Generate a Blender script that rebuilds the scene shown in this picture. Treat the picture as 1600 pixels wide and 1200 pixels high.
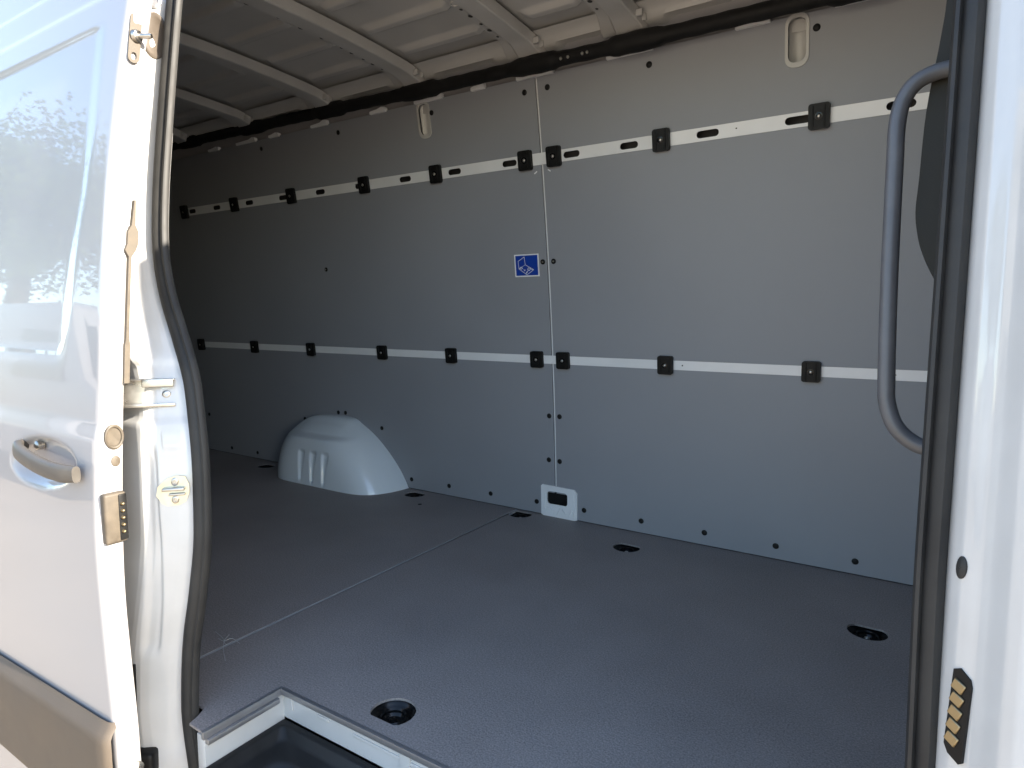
import bpy, bmesh, math, random
from mathutils import Vector, Matrix
from mathutils.geometry import tessellate_polygon

# ------------------------------------------------------------------ camera, world, light
sc = bpy.context.scene
for o in list(bpy.data.objects):
    bpy.data.objects.remove(o)
COL = sc.collection
cam_d = bpy.data.cameras.new('camera')
cam = bpy.data.objects.new('camera', cam_d)
COL.objects.link(cam)
cam_d.sensor_width = 36.0
cam_d.lens = 22.53
cam_d.clip_start = 0.02
cam_d.clip_end = 1500
rt, up, bk = Vector((.84010, .54243, .00225)), Vector((-.05924, .08762, .99439)), Vector((.53919, -.83552, .10574))
cam.matrix_world = Matrix(((rt.x, up.x, bk.x, 0.0), (rt.y, up.y, bk.y, 0.0), (rt.z, up.z, bk.z, 0.92), (0, 0, 0, 1)))
sc.camera = cam

SUN_EL, SUN_AZ = 25.5, 2.7          # degrees; azimuth measured from +X (the van's nose) towards +Y
world = bpy.data.worlds.new('World')
sc.world = world
world.use_nodes = True
wn = world.node_tree
sky = wn.nodes.new('ShaderNodeTexSky')
sky.sky_type = 'NISHITA'
sky.sun_disc = False
sky.sun_elevation = math.radians(SUN_EL)
sky.sun_rotation = math.radians(90 - SUN_AZ)
sky.air_density = 1.0
sky.dust_density = 0.6
sky.ozone_density = 1.0
bg = wn.nodes['Background']
bg.inputs['Strength'].default_value = 0.15
wn.links.new(sky.outputs[0], bg.inputs[0])
sun_d = bpy.data.lights.new('sun', 'SUN')
sun_d.energy = 5.0
sun_d.angle = math.radians(0.5)
sun_d.color = (1.0, .90, .76)
sun = bpy.data.objects.new('sun', sun_d)
COL.objects.link(sun)
a, e = math.radians(SUN_AZ), math.radians(SUN_EL)
to_sun = Vector((math.cos(e) * math.cos(a), math.cos(e) * math.sin(a), math.sin(e)))
sun.rotation_euler = to_sun.to_track_quat('Z', 'Y').to_euler()
sun.location = (6, 0, 6)
sc.view_settings.view_transform = 'Standard'
sc.view_settings.look = 'None'
sc.view_settings.exposure = 2.1
sc.view_settings.gamma = 1.0
sc.render.engine = 'CYCLES'
sc.cycles.use_denoising = True
sc.cycles.max_bounces = 10
sc.cycles.diffuse_bounces = 6
sc.cycles.glossy_bounces = 5
sc.cycles.caustics_reflective = True
sc.cycles.sample_clamp_indirect = 6.0

random.seed(4)

# ------------------------------------------------------------------ materials
def principled(name, col, rough=.5, metal=0.0, coat=0.0, coat_r=.03, spec=.5):
    m = bpy.data.materials.new(name)
    m.use_nodes = True
    b = m.node_tree.nodes['Principled BSDF']
    b.inputs['Base Color'].default_value = (*col, 1)
    b.inputs['Roughness'].default_value = rough
    b.inputs['Metallic'].default_value = metal
    b.inputs['Coat Weight'].default_value = coat
    b.inputs['Coat Roughness'].default_value = coat_r
    b.inputs['Specular IOR Level'].default_value = spec
    return m, m.node_tree.nodes, m.node_tree.links, b

def texcoord(n, l, scale=(1, 1, 1), rot=(0, 0, 0)):
    tc = n.new('ShaderNodeTexCoord')
    mp = n.new('ShaderNodeMapping')
    mp.inputs['Scale'].default_value = scale
    mp.inputs['Rotation'].default_value = rot
    l.new(tc.outputs['Object'], mp.inputs['Vector'])
    return mp.outputs['Vector']

def noise(n, l, vec, scale, detail=4, rough=.55):
    t = n.new('ShaderNodeTexNoise')
    t.inputs['Scale'].default_value = scale
    t.inputs['Detail'].default_value = detail
    t.inputs['Roughness'].default_value = rough
    l.new(vec, t.inputs['Vector'])
    return t.outputs['Fac']

def ramp(n, l, fac, p0, c0, p1, c1):
    r = n.new('ShaderNodeValToRGB')
    r.color_ramp.elements[0].position = p0
    r.color_ramp.elements[0].color = (*c0, 1)
    r.color_ramp.elements[1].position = p1
    r.color_ramp.elements[1].color = (*c1, 1)
    l.new(fac, r.inputs['Fac'])
    return r.outputs['Color']

def maprange(n, l, fac, a0, a1, b0, b1):
    r = n.new('ShaderNodeMapRange')
    for i, v in zip((1, 2, 3, 4), (a0, a1, b0, b1)):
        r.inputs[i].default_value = v
    l.new(fac, r.inputs[0])
    return r.outputs[0]

def bump(n, l, b, h, strength, dist):
    k = n.new('ShaderNodeBump')
    k.inputs['Strength'].default_value = strength
    k.inputs['Distance'].default_value = dist
    l.new(h, k.inputs['Height'])
    l.new(k.outputs[0], b.inputs['Normal'])

def vary(name, c0, c1, scale, rough0, rough1, metal=0, coat=0, bscale=None, bstr=.1, bdist=.001, coat_r=.03, spec=.5, stretch=(1, 1, 1)):
    m, n, l, b = principled(name, c0, rough0, metal, coat, coat_r, spec)
    v = texcoord(n, l, stretch)
    f = noise(n, l, v, scale)
    l.new(ramp(n, l, f, .3, c0, .7, c1), b.inputs['Base Color'])
    l.new(maprange(n, l, f, .3, .7, rough0, rough1), b.inputs['Roughness'])
    if bscale:
        bump(n, l, b, noise(n, l, v, bscale, 3), bstr, bdist)
    return m

M = {}
M['paint'] = vary('white_paint', (.335, .325, .325), (.350, .340, .340), 2.2, .32, .40, spec=.2, coat=.70, bscale=260, bstr=.03, bdist=.0006, coat_r=.02)
M['jamb_paint'] = vary('jamb_paint', (.49, .49, .48), (.54, .54, .53), 9, .32, .45, coat=.9, bscale=120, bstr=.06, bdist=.0008, coat_r=.06)
M['inner_paint'] = vary('inner_paint', (.46, .455, .435), (.52, .515, .495), 5, .38, .55, coat=.25, bscale=90, bstr=.06, bdist=.001, coat_r=.12)
M['arch'] = vary('arch_paint', (.72, .78, .81), (.76, .82, .85), 4, .28, .36, coat=.8, bscale=60, bstr=.03, bdist=.001, coat_r=.05)
M['rail'] = vary('rail_paint', (.78, .79, .79), (.84, .85, .85), 6, .28, .30, coat=.5, coat_r=.08)
M['panel'] = vary('grey_board', (.262, .273, .293), (.288, .299, .319), 1.4, .40, .50, bscale=900, bstr=.05, bdist=.0005, spec=.45)
M['cavity'] = vary('cavity_shade', (.03, .03, .03), (.05, .05, .05), 8, .6, .8)  # dark colour stands in for shade inside cavities and holes
M['rubber'] = vary('door_rubber', (.022, .022, .022), (.036, .035, .033), 14, .48, .62, bscale=160, bstr=.12, bdist=.0008, spec=.28)
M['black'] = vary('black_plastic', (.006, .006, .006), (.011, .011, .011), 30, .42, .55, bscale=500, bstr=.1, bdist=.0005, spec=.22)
M['cup'] = vary('black_gloss', (.005, .005, .005), (.009, .009, .009), 30, .16, .28, spec=.3)
M['tread'] = vary('step_plastic', (.010, .010, .010), (.018, .018, .018), 20, .42, .55, bscale=420, bstr=.2, bdist=.0008, spec=.3)
M['clad'] = vary('cladding_plastic', (.074, .058, .043), (.094, .075, .057), 7, .5, .65, bscale=350, bstr=.2, bdist=.0008)
M['dustplastic'] = vary('dusty_plastic', (.062, .050, .036), (.095, .077, .056), 40, .5, .7, bscale=300, bstr=.2, bdist=.0006)
M['handle_grip'] = vary('handle_plastic', (.060, .054, .047), (.082, .074, .064), 25, .42, .55, bscale=400, bstr=.12, bdist=.0005)
M['steel'] = vary('steel', (.40, .38, .35), (.50, .48, .44), 30, .24, .40, metal=1)
M['zinc'] = vary('zinc_plate', (.60, .56, .42), (.68, .66, .56), 24, .28, .42, metal=1)
M['alu'] = vary('alu_profile', (.30, .30, .31), (.36, .36, .37), 20, .34, .46, metal=.7, stretch=(30, 1, 1))
M['handle_tube'] = vary('handle_coating', (.085, .086, .092), (.105, .106, .112), 30, .34, .44, bscale=500, bstr=.1, bdist=.0004)
M['trim'] = vary('pillar_trim', (.018, .017, .013), (.026, .025, .019), 6, .65, .8, bscale=500, bstr=.2, bdist=.0006)
M['foam'] = vary('foam_sleeve', (.008, .008, .008), (.016, .016, .016), 25, .5, .7, bscale=140, bstr=.3, bdist=.002, spec=.2)
M['seam'] = vary('floor_joint', (.36, .36, .36), (.46, .46, .46), 30, .4, .55)
M['sticker_white'] = principled('sticker_white', (.80, .81, .83), .35)[0]
M['sticker_blue'] = principled('sticker_blue', (.010, .050, .33), .30)[0]
M['gold'] = principled('contact_metal', (.34, .27, .16), .5, 1.0)[0]
M['glass'] = principled('dark_glass', (.02, .022, .025), .04)[0]
M['bark'] = vary('bark', (.07, .05, .035), (.13, .10, .07), 12, .8, .9)
M['leaf'] = vary('leaf', (.05, .085, .025), (.09, .13, .045), 3, .5, .7)

def floor_mat():
    m, n, l, b = principled('floor_board', (.05, .05, .055), .55, spec=.35)
    v = texcoord(n, l)
    big = noise(n, l, v, 3.0, 5)
    fine = noise(n, l, v, 230, 3, .7)
    vo = n.new('ShaderNodeTexVoronoi')
    vo.inputs['Scale'].default_value = 240
    l.new(v, vo.inputs['Vector'])
    mixf = n.new('ShaderNodeMath')
    mixf.operation = 'MULTIPLY_ADD'
    l.new(fine, mixf.inputs[0])
    mixf.inputs[1].default_value = .80
    l.new(maprange(n, l, big, .3, .7, .09, .17), mixf.inputs[2])
    l.new(ramp(n, l, mixf.outputs[0], .30, (.108, .097, .092), .72, (.385, .346, .328)), b.inputs['Base Color'])
    l.new(maprange(n, l, big, .3, .7, .52, .58), b.inputs['Roughness'])
    bump(n, l, b, vo.outputs['Distance'], .28, .0015)
    return m
M['floor'] = floor_mat()

def ground_mat():
    m, n, l, b = principled('concrete_ground', (.34, .30, .25), .85)
    v = texcoord(n, l)
    f = noise(n, l, v, .6, 8, .6)
    l.new(ramp(n, l, f, .3, (.33, .265, .195), .72, (.43, .35, .265)), b.inputs['Base Color'])
    bump(n, l, b, noise(n, l, v, 60, 5), .4, .004)
    return m
M['ground'] = ground_mat()
M['render_wall'] = vary('wall_render', (.46, .42, .36), (.55, .50, .44), 1.5, .8, .9)
M['sheet_roof'] = vary('sheet_roof', (.40, .36, .33), (.50, .46, .42), 1.2, .45, .6, metal=.2)

# ------------------------------------------------------------------ helpers
def s_(z):
    z = max(z, 0.0)
    return .0341 * z + .0408 * z * z
def ds_(z):
    z = max(z, 0.0)
    return .0341 + .0816 * z
WALL = 2.522
def wall(z):
    return WALL - s_(z)

def tag(o, label=None, cat=None, group=None, kind=None):
    if label: o['label'] = label
    if cat: o['category'] = cat
    if group: o['group'] = group
    if kind: o['kind'] = kind
    return o

def finish(name, me, mat, parent=None, smooth=35):
    if mat is not None:
        me.materials.append(mat)
    if smooth:
        me.polygons.foreach_set('use_smooth', [True] * len(me.polygons))
        me.set_sharp_from_angle(angle=math.radians(smooth))
    me.update()
    o = bpy.data.objects.new(name, me)
    COL.objects.link(o)
    if parent is not None:
        o.parent = parent
    return o

def from_py(name, v, f, mat, parent=None, smooth=35, recalc=True):
    me = bpy.data.meshes.new(name)
    me.from_pydata(v, [], f)
    if recalc:
        bm = bmesh.new(); bm.from_mesh(me)
        bmesh.ops.recalc_face_normals(bm, faces=bm.faces)
        bm.to_mesh(me); bm.free()
    return finish(name, me, mat, parent, smooth)

def from_bm(name, bm, mat, parent=None, smooth=35):
    bmesh.ops.recalc_face_normals(bm, faces=bm.faces)
    me = bpy.data.meshes.new(name)
    bm.to_mesh(me); bm.free()
    return finish(name, me, mat, parent, smooth)

def share(o, parent, loc=None, rot=None, name=None):
    c = o.copy()
    c.name = name or o.name.split('.')[0]
    COL.objects.link(c)
    c.parent = parent
    if loc is not None: c.location = loc
    if rot is not None: c.rotation_euler = rot
    return c

def sheet(name, outer, holes, mapf, thick, mat, parent=None, zcuts=(), xcuts=(), smooth=30):
    """flat polygon (u,v) with holes, cut at v lines, bent by mapf(u,v,d) at d=0 and d=-thick"""
    loops = [outer] + list(holes)
    pts = [Vector((p[0], p[1], 0)) for lp in loops for p in lp]
    tris = tessellate_polygon([[Vector((p[0], p[1], 0)) for p in lp] for lp in loops])
    bm = bmesh.new()
    vs = [bm.verts.new(p) for p in pts]
    for t in tris:
        try: bm.faces.new([vs[i] for i in t])
        except ValueError: pass
    for zc in zcuts:
        bmesh.ops.bisect_plane(bm, geom=bm.verts[:] + bm.edges[:] + bm.faces[:], plane_co=(0, zc, 0), plane_no=(0, 1, 0))
    for xc in xcuts:
        bmesh.ops.bisect_plane(bm, geom=bm.verts[:] + bm.edges[:] + bm.faces[:], plane_co=(xc, 0, 0), plane_no=(1, 0, 0))
    bmesh.ops.recalc_face_normals(bm, faces=bm.faces)
    bnd = [e for e in bm.edges if len(e.link_faces) == 1]
    bm.verts.index_update()
    front = bm.verts[:]
    back = {}
    uv = [(v.co.x, v.co.y) for v in front]
    faces = [[v for v in f.verts] for f in bm.faces]
    if thick:
        for v in front:
            back[v] = bm.verts.new((0, 0, 0))
        for f in faces:
            bm.faces.new([back[v] for v in reversed(f)])
        for e in bnd:
            a_, b_ = e.verts
            bm.faces.new((a_, b_, back[b_], back[a_]))
    for v, (u, w) in zip(front, uv):
        v.co = mapf(u, w, 0.0)
        if thick: back[v].co = mapf(u, w, -thick)
    return from_bm(name, bm, mat, parent, smooth)

def wmap(d0):
    return lambda x, z, d: Vector((x, wall(z) - d0 - d, z))

def rrect(x0, x1, z0, z1, r, n=5):
    pts = []
    for cx, cz, a0 in ((x1 - r, z1 - r, 0), (x0 + r, z1 - r, 90), (x0 + r, z0 + r, 180), (x1 - r, z0 + r, 270)):
        for k in range(n + 1):
            t = math.radians(a0 + 90 * k / n)
            pts.append((cx + r * math.cos(t), cz + r * math.sin(t)))
    return pts

def grid(name, us, vs, fn, mat, parent=None, smooth=40, recalc=True, flip=False):
    v = [tuple(fn(u, w)) for w in vs for u in us]
    nu = len(us)
    f = []
    for j in range(len(vs) - 1):
        for i in range(nu - 1):
            q = (j * nu + i, j * nu + i + 1, (j + 1) * nu + i + 1, (j + 1) * nu + i)
            f.append(q[::-1] if flip else q)
    return from_py(name, v, f, mat, parent, smooth, recalc)

def lathe_mesh(name, prof, n=24, axis='Z'):
    """prof: list of (r, h); h along axis"""
    v, f = [], []
    for r, h in prof:
        for k in range(n):
            t = 2 * math.pi * k / n
            c, s2 = r * math.cos(t), r * math.sin(t)
            v.append({'Z': (c, s2, h), 'Y': (c, h, s2), 'X': (h, c, s2)}[axis])
    for j in range(len(prof) - 1):
        for k in range(n):
            f.append((j * n + k, j * n + (k + 1) % n, (j + 1) * n + (k + 1) % n, (j + 1) * n + k))
    return v, f

def lathe(name, prof, mat, parent=None, n=24, axis='Z', loc=(0, 0, 0), rot=(0, 0, 0), smooth=40):
    v, f = lathe_mesh(name, prof, n, axis)
    o = from_py(name, v, f, mat, parent, smooth)
    o.location = loc
    o.rotation_euler = rot
    return o

def box_bm(bm, x0, x1, y0, y1, z0, z1):
    vs = [bm.verts.new((x, y, z)) for x in (x0, x1) for y in (y0, y1) for z in (z0, z1)]
    for q in ((0, 1, 3, 2), (4, 6, 7, 5), (0, 4, 5, 1), (2, 3, 7, 6), (0, 2, 6, 4), (1, 5, 7, 3)):
        bm.faces.new([vs[i] for i in q])

def rbox(name, x0, x1, y0, y1, z0, z1, mat, parent=None, bev=.002, seg=2):
    bm = bmesh.new()
    box_bm(bm, x0, x1, y0, y1, z0, z1)
    bmesh.ops.bevel(bm, geom=bm.edges[:], offset=bev, segments=seg, affect='EDGES', profile=.6)
    return from_bm(name, bm, mat, parent, 40)

def catmull(pts, n=8):
    P = [Vector(p) for p in pts]
    P = [P[0] * 2 - P[1]] + P + [P[-1] * 2 - P[-2]]
    out = []
    for i in range(1, len(P) - 2):
        for k in range(n):
            t = k / n
            out.append(.5 * ((2 * P[i]) + (-P[i - 1] + P[i + 1]) * t + (2 * P[i - 1] - 5 * P[i] + 4 * P[i + 1] - P[i + 2]) * t * t + (-P[i - 1] + 3 * P[i] - 3 * P[i + 1] + P[i + 2]) * t ** 3))
    out.append(P[-2].copy())
    return out

def sweep(name, path, prof, mat, parent=None, ref=Vector((0, 1, 0)), rad=None, smooth=50, cap=True):
    """prof in (a,b): a along side = tangent x ref, b along ref-ish"""
    v, f = [], []
    n = len(prof)
    for i, p in enumerate(path):
        t = (path[min(i + 1, len(path) - 1)] - path[max(i - 1, 0)]).normalized()
        sd = t.cross(ref).normalized()
        rf = sd.cross(t).normalized()
        k = rad(i) if rad else 1.0
        for a_, b_ in prof:
            v.append(tuple(p + sd * a_ * k + rf * b_ * k))
    for i in range(len(path) - 1):
        for j in range(n):
            f.append((i * n + j, i * n + (j + 1) % n, (i + 1) * n + (j + 1) % n, (i + 1) * n + j))
    if cap:
        f.append(tuple(range(n)))
        f.append(tuple(range((len(path) - 1) * n, len(path) * n)))
    return from_py(name, v, f, mat, parent, smooth)

def circ(r, n=14):
    return [(r * math.cos(2 * math.pi * k / n), r * math.sin(2 * math.pi * k / n)) for k in range(n)]

def lin(a_, b_, n):
    return [a_ + (b_ - a_) * i / (n - 1) for i in range(n)]

def interp(x, xs, ys):
    if x <= xs[0]: return ys[0]
    for i in range(len(xs) - 1):
        if x <= xs[i + 1]:
            t = (x - xs[i]) / (xs[i + 1] - xs[i])
            return ys[i] + (ys[i + 1] - ys[i]) * t
    return ys[-1]

def sstep(x, a_, b_):
    t = min(max((x - a_) / (b_ - a_), 0), 1)
    return t * t * (3 - 2 * t)

class Curve:
    """smooth x(z) through control points (Catmull-Rom resampled)"""
    def __init__(self, pts):
        c = catmull([(p[1], 0, p[0]) for p in pts], 10)
        self.z = [p.z for p in c]; self.x = [p.x for p in c]
    def __call__(self, z):
        return interp(z, self.z, self.x)

# ------------------------------------------------------------------ ground
gv = [(-400, -400, -.68), (400, -400, -.68), (400, 400, -.68), (-400, 400, -.68)]
g = from_py('ground', gv, [(0, 1, 2, 3)], M['ground'], None, 0)
tag(g, 'sunlit pale concrete yard under the van', 'ground', kind='structure')

# ------------------------------------------------------------------ the van
van = bpy.data.objects.new('cargo_van', None)
COL.objects.link(van)
van.location = (0, 0, 0)
tag(van, 'white cargo van with open sliding door and grey panelled empty load bay', 'van')
XR, XF = -4.50, .62            # rear and front ends of the load bay

# ---- floor boards with recessed tie-down holes
SEAMX = -1.597
def dring(cx, cy, r, flat, n=22):
    """D shaped hole: circle whose side towards flat*y is cut straight"""
    pts = []
    for k in range(n):
        t = 2 * math.pi * k / n
        x, y = r * math.cos(t), r * math.sin(t)
        y = min(y, .68 * r) if flat > 0 else max(y, -.68 * r)
        pts.append((cx + x, cy + y))
    return pts
ties = [(-3.357, 2.428, 1), (-2.179, 2.452, 1), (-1.545, 2.469, 1), (-.959, 2.335, 1), (-.095, 2.075, 1), (-.995, 1.033, -1)]
R_T = .054
fmap = lambda x, y, d: Vector((x, y, d))
rear_outline = [(XR, .80), (SEAMX - .006, .80), (SEAMX - .006, WALL + .004), (XR, WALL + .004)]
front_outline = [(SEAMX + .006, .80), (-1.376, .80), (-1.362, .776), (-1.352, .750), (-1.3005, .748), (-1.3005, .935), (-1.297, .945), (-1.288, .953), (XF, .953), (XF, WALL + .004), (SEAMX + .006, WALL + .004)]
fr = sheet('floor_panel', rear_outline, [dring(*t[:2], R_T, t[2]) for t in ties[:2]], fmap, .006, M['floor'], van)
ff = sheet('floor_panel', front_outline, [dring(*t[:2], R_T, t[2]) for t in ties[2:]], fmap, .006, M['floor'], van)
sj = rbox('floor_joint', SEAMX - .0062, SEAMX + .0062, .80, WALL, -.010, -.0004, M['seam'], van, .0008, 1)
sub = rbox('floor_pan', XR, XF, .96, WALL + .02, -.12, -.075, M['cavity'], van, .004, 1)
sub2 = rbox('floor_pan', XR, -1.32, .79, .96, -.12, -.075, M['cavity'], van, .004, 1)
tag(fr, 'rear dark grey textured floor board'); tag(ff, 'front dark grey textured floor board')
cup0 = None
for (cx, cy, fl) in ties:
    if cup0 is None:
        cup0 = lathe('tie_down_cup', [(.0590, -.0062), (.0555, -.0072), (.051, -.013), (.0465, -.0195), (.042, -.0215), (.037, -.020), (.034, -.017), (.0305, -.0165), (.027, -.020), (.023, -.026), (.012, -.0275), (.0005, -.0275)], M['cup'], van, 32)
        ring0 = lathe('lashing_ring', [(.0265, -.004), (.0300, -.001), (.0335, .002), (.0300, .006), (.0265, .002), (.0265, -.004)], M['cup'], cup0, 32, loc=(0, 0, -.0150))
        bolt0 = lathe('bolt', [(.0085, -.006), (.0085, .0), (.0065, .004), (.003, .0045), (.002, .002), (.0003, .002)], M['steel'], cup0, 12, loc=(0, 0, -.0215))
        cup0.location = (cx, cy, 0)
    else:
        c = share(cup0, van, (cx, cy, 0))
        share(ring0, c); b = share(bolt0, c)
    if fl < 0:
        b.data = b.data.copy(); b.data.materials[0] = M['cup']
lathe('floor_bolt', [(.010, -.004), (.010, .0012), (.007, .002), (.0003, .002)], M['black'], van, 14, loc=(-2.039, 2.329, 0))

# ---- side wall boards: bottom, middle and top rows, split at the upright joint
Z = [0.004, .708, .746, 1.545, 1.592, 1.880]
zc = [.1 * k for k in range(1, 20)]
JX = -1.385
def pocket(cx):
    return rrect(cx - .027, cx + .027, 1.742, 1.872, .022, 5)
panels = {}
for row, (z0, z1) in enumerate(((Z[0], Z[1]), (Z[2], Z[3]), (Z[4], Z[5]))):
    for side, (x0, x1) in enumerate(((-4.03, JX - .0055), (JX + .0055, XF))):
        holes = []
        if row == 2:
            holes = [pocket(-.408 if side else -1.980)]
        o = sheet('wall_panel', [(x0, z0), (x1, z0), (x1, z1), (x0, z1)], holes, wmap(0), .009, M['panel'], van, [q for q in zc if z0 < q < z1], lin(-3.9, .5, 16))
        panels[(row, side)] = o
        tag(o, ('rear ' if side == 0 else 'front ') + ('lower', 'middle', 'upper')[row] + ' grey wall board')
rp = sheet('wall_panel', [(XR, .004), (-4.036, .004), (-4.036, 1.55), (-3.99, 1.60), (-3.90, 1.84), (-3.90, 1.88), (XR, 1.88)], [], wmap(-.004), .009, M['panel'], van, zc)
tag(rp, 'narrow dark grey board at the rear corner')
sheet('inner_side_skin', [(XR, -.02), (XF, -.02), (XF, 1.90), (XR, 1.90)], [], wmap(-.052), .003, M['cavity'], van, zc)  # white body skin coloured dark so the slots read as shaded
sheet('seam_post', [(JX - .022, .004), (JX + .022, .004), (JX + .022, 1.885), (JX - .022, 1.885)], [], wmap(-.012), .004, M['rail'], van, zc)
for cx in (-.408, -1.980):
    fr_o = rrect(cx - .036, cx + .036, 1.727, 1.884, .03, 6)
    po = sheet('anchor_pocket_frame', fr_o, [pocket(cx)], wmap(.005), .016, M['inner_paint'], van, [1.74, 1.78, 1.82, 1.86])
    grid('pocket_back', lin(-.032, .032, 6), lin(1.735, 1.882, 9), lambda u, z, cx=cx: (cx + u, wall(z) + .012 + .022 * (1 - (u / .034) ** 2), z), M['inner_paint'], po)

# ---- rails with slots
slots = [-3.92, -3.662, -3.343, -3.041, -2.738, -2.441, -2.139, -1.841, -1.544, -1.246, -.999, -.700, -.402, -.108]
def stadium(cx, cz, w, h, n=6):
    r = h / 2
    pts = []
    for k in range(n + 1):
        t = math.radians(-90 + 180 * k / n)
        pts.append((cx + w / 2 - r + r * math.cos(t), cz + r * math.sin(t)))
    for k in range(n + 1):
        t = math.radians(90 + 180 * k / n)
        pts.append((cx - w / 2 + r + r * math.cos(t), cz + r * math.sin(t)))
    return pts
upper = sheet('upper_rail', [(-4.0, 1.5455), (XF, 1.5455), (XF, 1.5915), (-4.0, 1.5915)], [stadium(x, 1.5685, .074 if x < -.8 else .080, .025) for x in slots], wmap(.0005), .004, M['rail'], van, [1.56, 1.58])
tag(upper, 'white rail with long slots')
lower = sheet('lower_rail', [(-4.09, .7085), (XF, .7085), (XF, .7455), (-4.09, .7455)], [], wmap(.0005), .004, M['rail'], van)
tag(lower, 'plain white rail without slots')
for x in (-.60, -.08, -.80):
    lathe('rivet_hole', [(.003, 0), (.0003, -.0006)], M['black'], upper if x == -.60 else lower, 10, 'Y', loc=(x, wall(.727) - .0012 if x != -.6 else wall(1.568) - .0012, .727 if x != -.6 else 1.572))

def bracket(x, z, w=.064, h=.080):
    th = math.atan(ds_(z))
    body = sheet('mounting_bracket', rrect(-w / 2, w / 2, -h / 2, h / 2, .009, 4), [], lambda u, q, d: Vector((u, -.015 - d, q)), .016, M['black'], van)
    for sx in (-1, 1):
        rb = rbox('ridge', sx * w * .27 - .0022, sx * w * .27 + .0022, -.0172, -.012, -h / 2 + .008, h / 2 - .008, M['black'], body, .001, 1)
    lathe('screw_head', [(.0075, .002), (.0075, -.002), (.0055, -.0045), (.0025, -.0052), (.002, -.003), (.0003, -.003)], M['steel'], body, 14, 'Y', loc=(0, -.0155, 0))
    lathe('washer', [(.012, .001), (.012, -.002), (.0078, -.0025)], M['cup'], body, 18, 'Y', loc=(0, -.0155, 0))
    body.location = (x, wall(z) - .0035, z)
    body.rotation_euler = (th, 0, 0)
    return body
bu = [-3.99, -3.472, -2.960, -2.404, -1.943, -1.459, -1.322, -.868, -.336]
b0 = bracket(bu[0], 1.5685)
for x in bu[1:]:
    c = share(b0, van, (x, wall(1.5685) - .0035, 1.5685))
    for ch in list(b0.children): share(ch, c)
th = math.atan(ds_(.727))
for x in [-4.052, -3.485, -2.966, -2.406, -1.945, -1.459, -1.327, -.866, -.335]:
    c = share(b0, van, (x, wall(.727) - .0035, .727), (th, 0, 0))
    c.scale = (.96, 1, .92)
    for ch in list(b0.children): share(ch, c)

# ---- black rivets
rivets = [(-1.442, 1.829), (-1.334, 1.830), (-.908, 1.831), (-.351, 1.832), (-1.934, 1.829), (-2.54, 1.832), (-3.151, 1.835),
          (-1.411, .471), (-1.358, .472), (-1.418, .266), (-1.362, .265),
          (-1.749, .054), (-1.487, .057), (-2.008, .054), (-2.262, .052), (-1.241, .056), (-.972, .055), (-.704, .055), (-.434, .054), (-.167, .051),
          (-2.794, .370), (-2.736, .373), (-3.088, .307), (-2.46, .311), (-3.574, .041), (-3.847, .041), (-4.075, .249)]
screws = [(-2.774, 1.169), (-1.410, 1.152), (-1.357, 1.152)]
r0 = None
for i, (x, z) in enumerate(rivets + screws):
    row = 0 if z < .72 else 1 if z < 1.56 else 2
    par = panels[(row, 0 if x < JX else 1)]
    if x < -4.03: par = rp
    loc, rot = (x, wall(z), z), (math.atan(ds_(z)), 0, 0)
    if r0 is None:
        r0 = lathe('rivet', [(.0115, .002), (.0115, -.0012), (.0095, -.0030), (.005, -.0042), (.0003, -.0045)], M['black'], par, 16, 'Y', loc, rot)
        o = r0
    else:
        o = share(r0, par, loc, rot)
    if i >= len(rivets):
        o.name = 'screw_cap'
        d = lathe('screw_point', [(.0042, -.003), (.0038, -.0052), (.0003, -.0056)], M['steel'], par, 10, 'Y', loc, rot)

# ---- sticker: blue square with white border and line drawing
x0, x1, z0, z1 = -1.5545, -1.4295, 1.0915, 1.188
st = sheet('sticker', [(x0, z0), (x1, z0), (x1, z1), (x0, z1)], [], wmap(.0012), .001, M['sticker_white'], van)
tag(st, 'blue safety sticker with white border and white line drawing')
w_, h_ = x1 - x0, z1 - z0
sheet('blue_field', [(x0 + .05 * w_, z0 + .055 * h_), (x1 - .05 * w_, z0 + .055 * h_), (x1 - .05 * w_, z1 - .055 * h_), (x0 + .05 * w_, z1 - .055 * h_)], [], wmap(.0020), .0006, M['sticker_blue'], st)
def sline(pts, wd=.0024, closed=False):
    if closed: pts = pts + pts[:1]
    v, f = [], []
    for (a0, b0_), (a1, b1_) in zip(pts[:-1], pts[1:]):
        pa = Vector((x0 + a0 * w_, z1 - b0_ * h_)); pb = Vector((x0 + a1 * w_, z1 - b1_ * h_))
        d_ = (pb - pa)
        if d_.length < 1e-6: continue
        d_.normalize(); nn = Vector((-d_.y, d_.x)) * wd / 2
        pa -= d_ * wd * .4; pb += d_ * wd * .4
        k = len(v)
        for q in (pa + nn, pb + nn, pb - nn, pa - nn):
            v.append((q.x, wall(q.y) - .0028, q.y))
        f.append((k, k + 1, k + 2, k + 3))
    return v, f
V, F = [], []
for pts, cl, wd in ((([(.16, .30), (.42, .12), (.45, .47), (.18, .64)]), True, .0020), (([(.45, .47), (.78, .70), (.50, .92), (.18, .64)]), True, .0020),
                ([(.22, .60), (.28, .56), (.33, .62), (.27, .66), (.22, .60)], False, .002), ([(.38, .67), (.41, .71)], False, .002), ([(.40, .75), (.44, .69)], False, .002),
                ([(.53, .68), (.57, .61), (.66, .65), (.62, .72), (.53, .68)], False, .002), ([(.50, .84), (.53, .74), (.62, .72), (.66, .65)], False, .0022), ([(.68, .69), (.76, .68)], False, .002), ([(.46, .86), (.50, .78)], False, .002)):
    v, f = sline(pts, wd, cl)
    k = len(V); V += v; F += [tuple(i + k for i in q) for q in f]
from_py('line_drawing', V, F, M['sticker_white'], st, 0)
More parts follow.
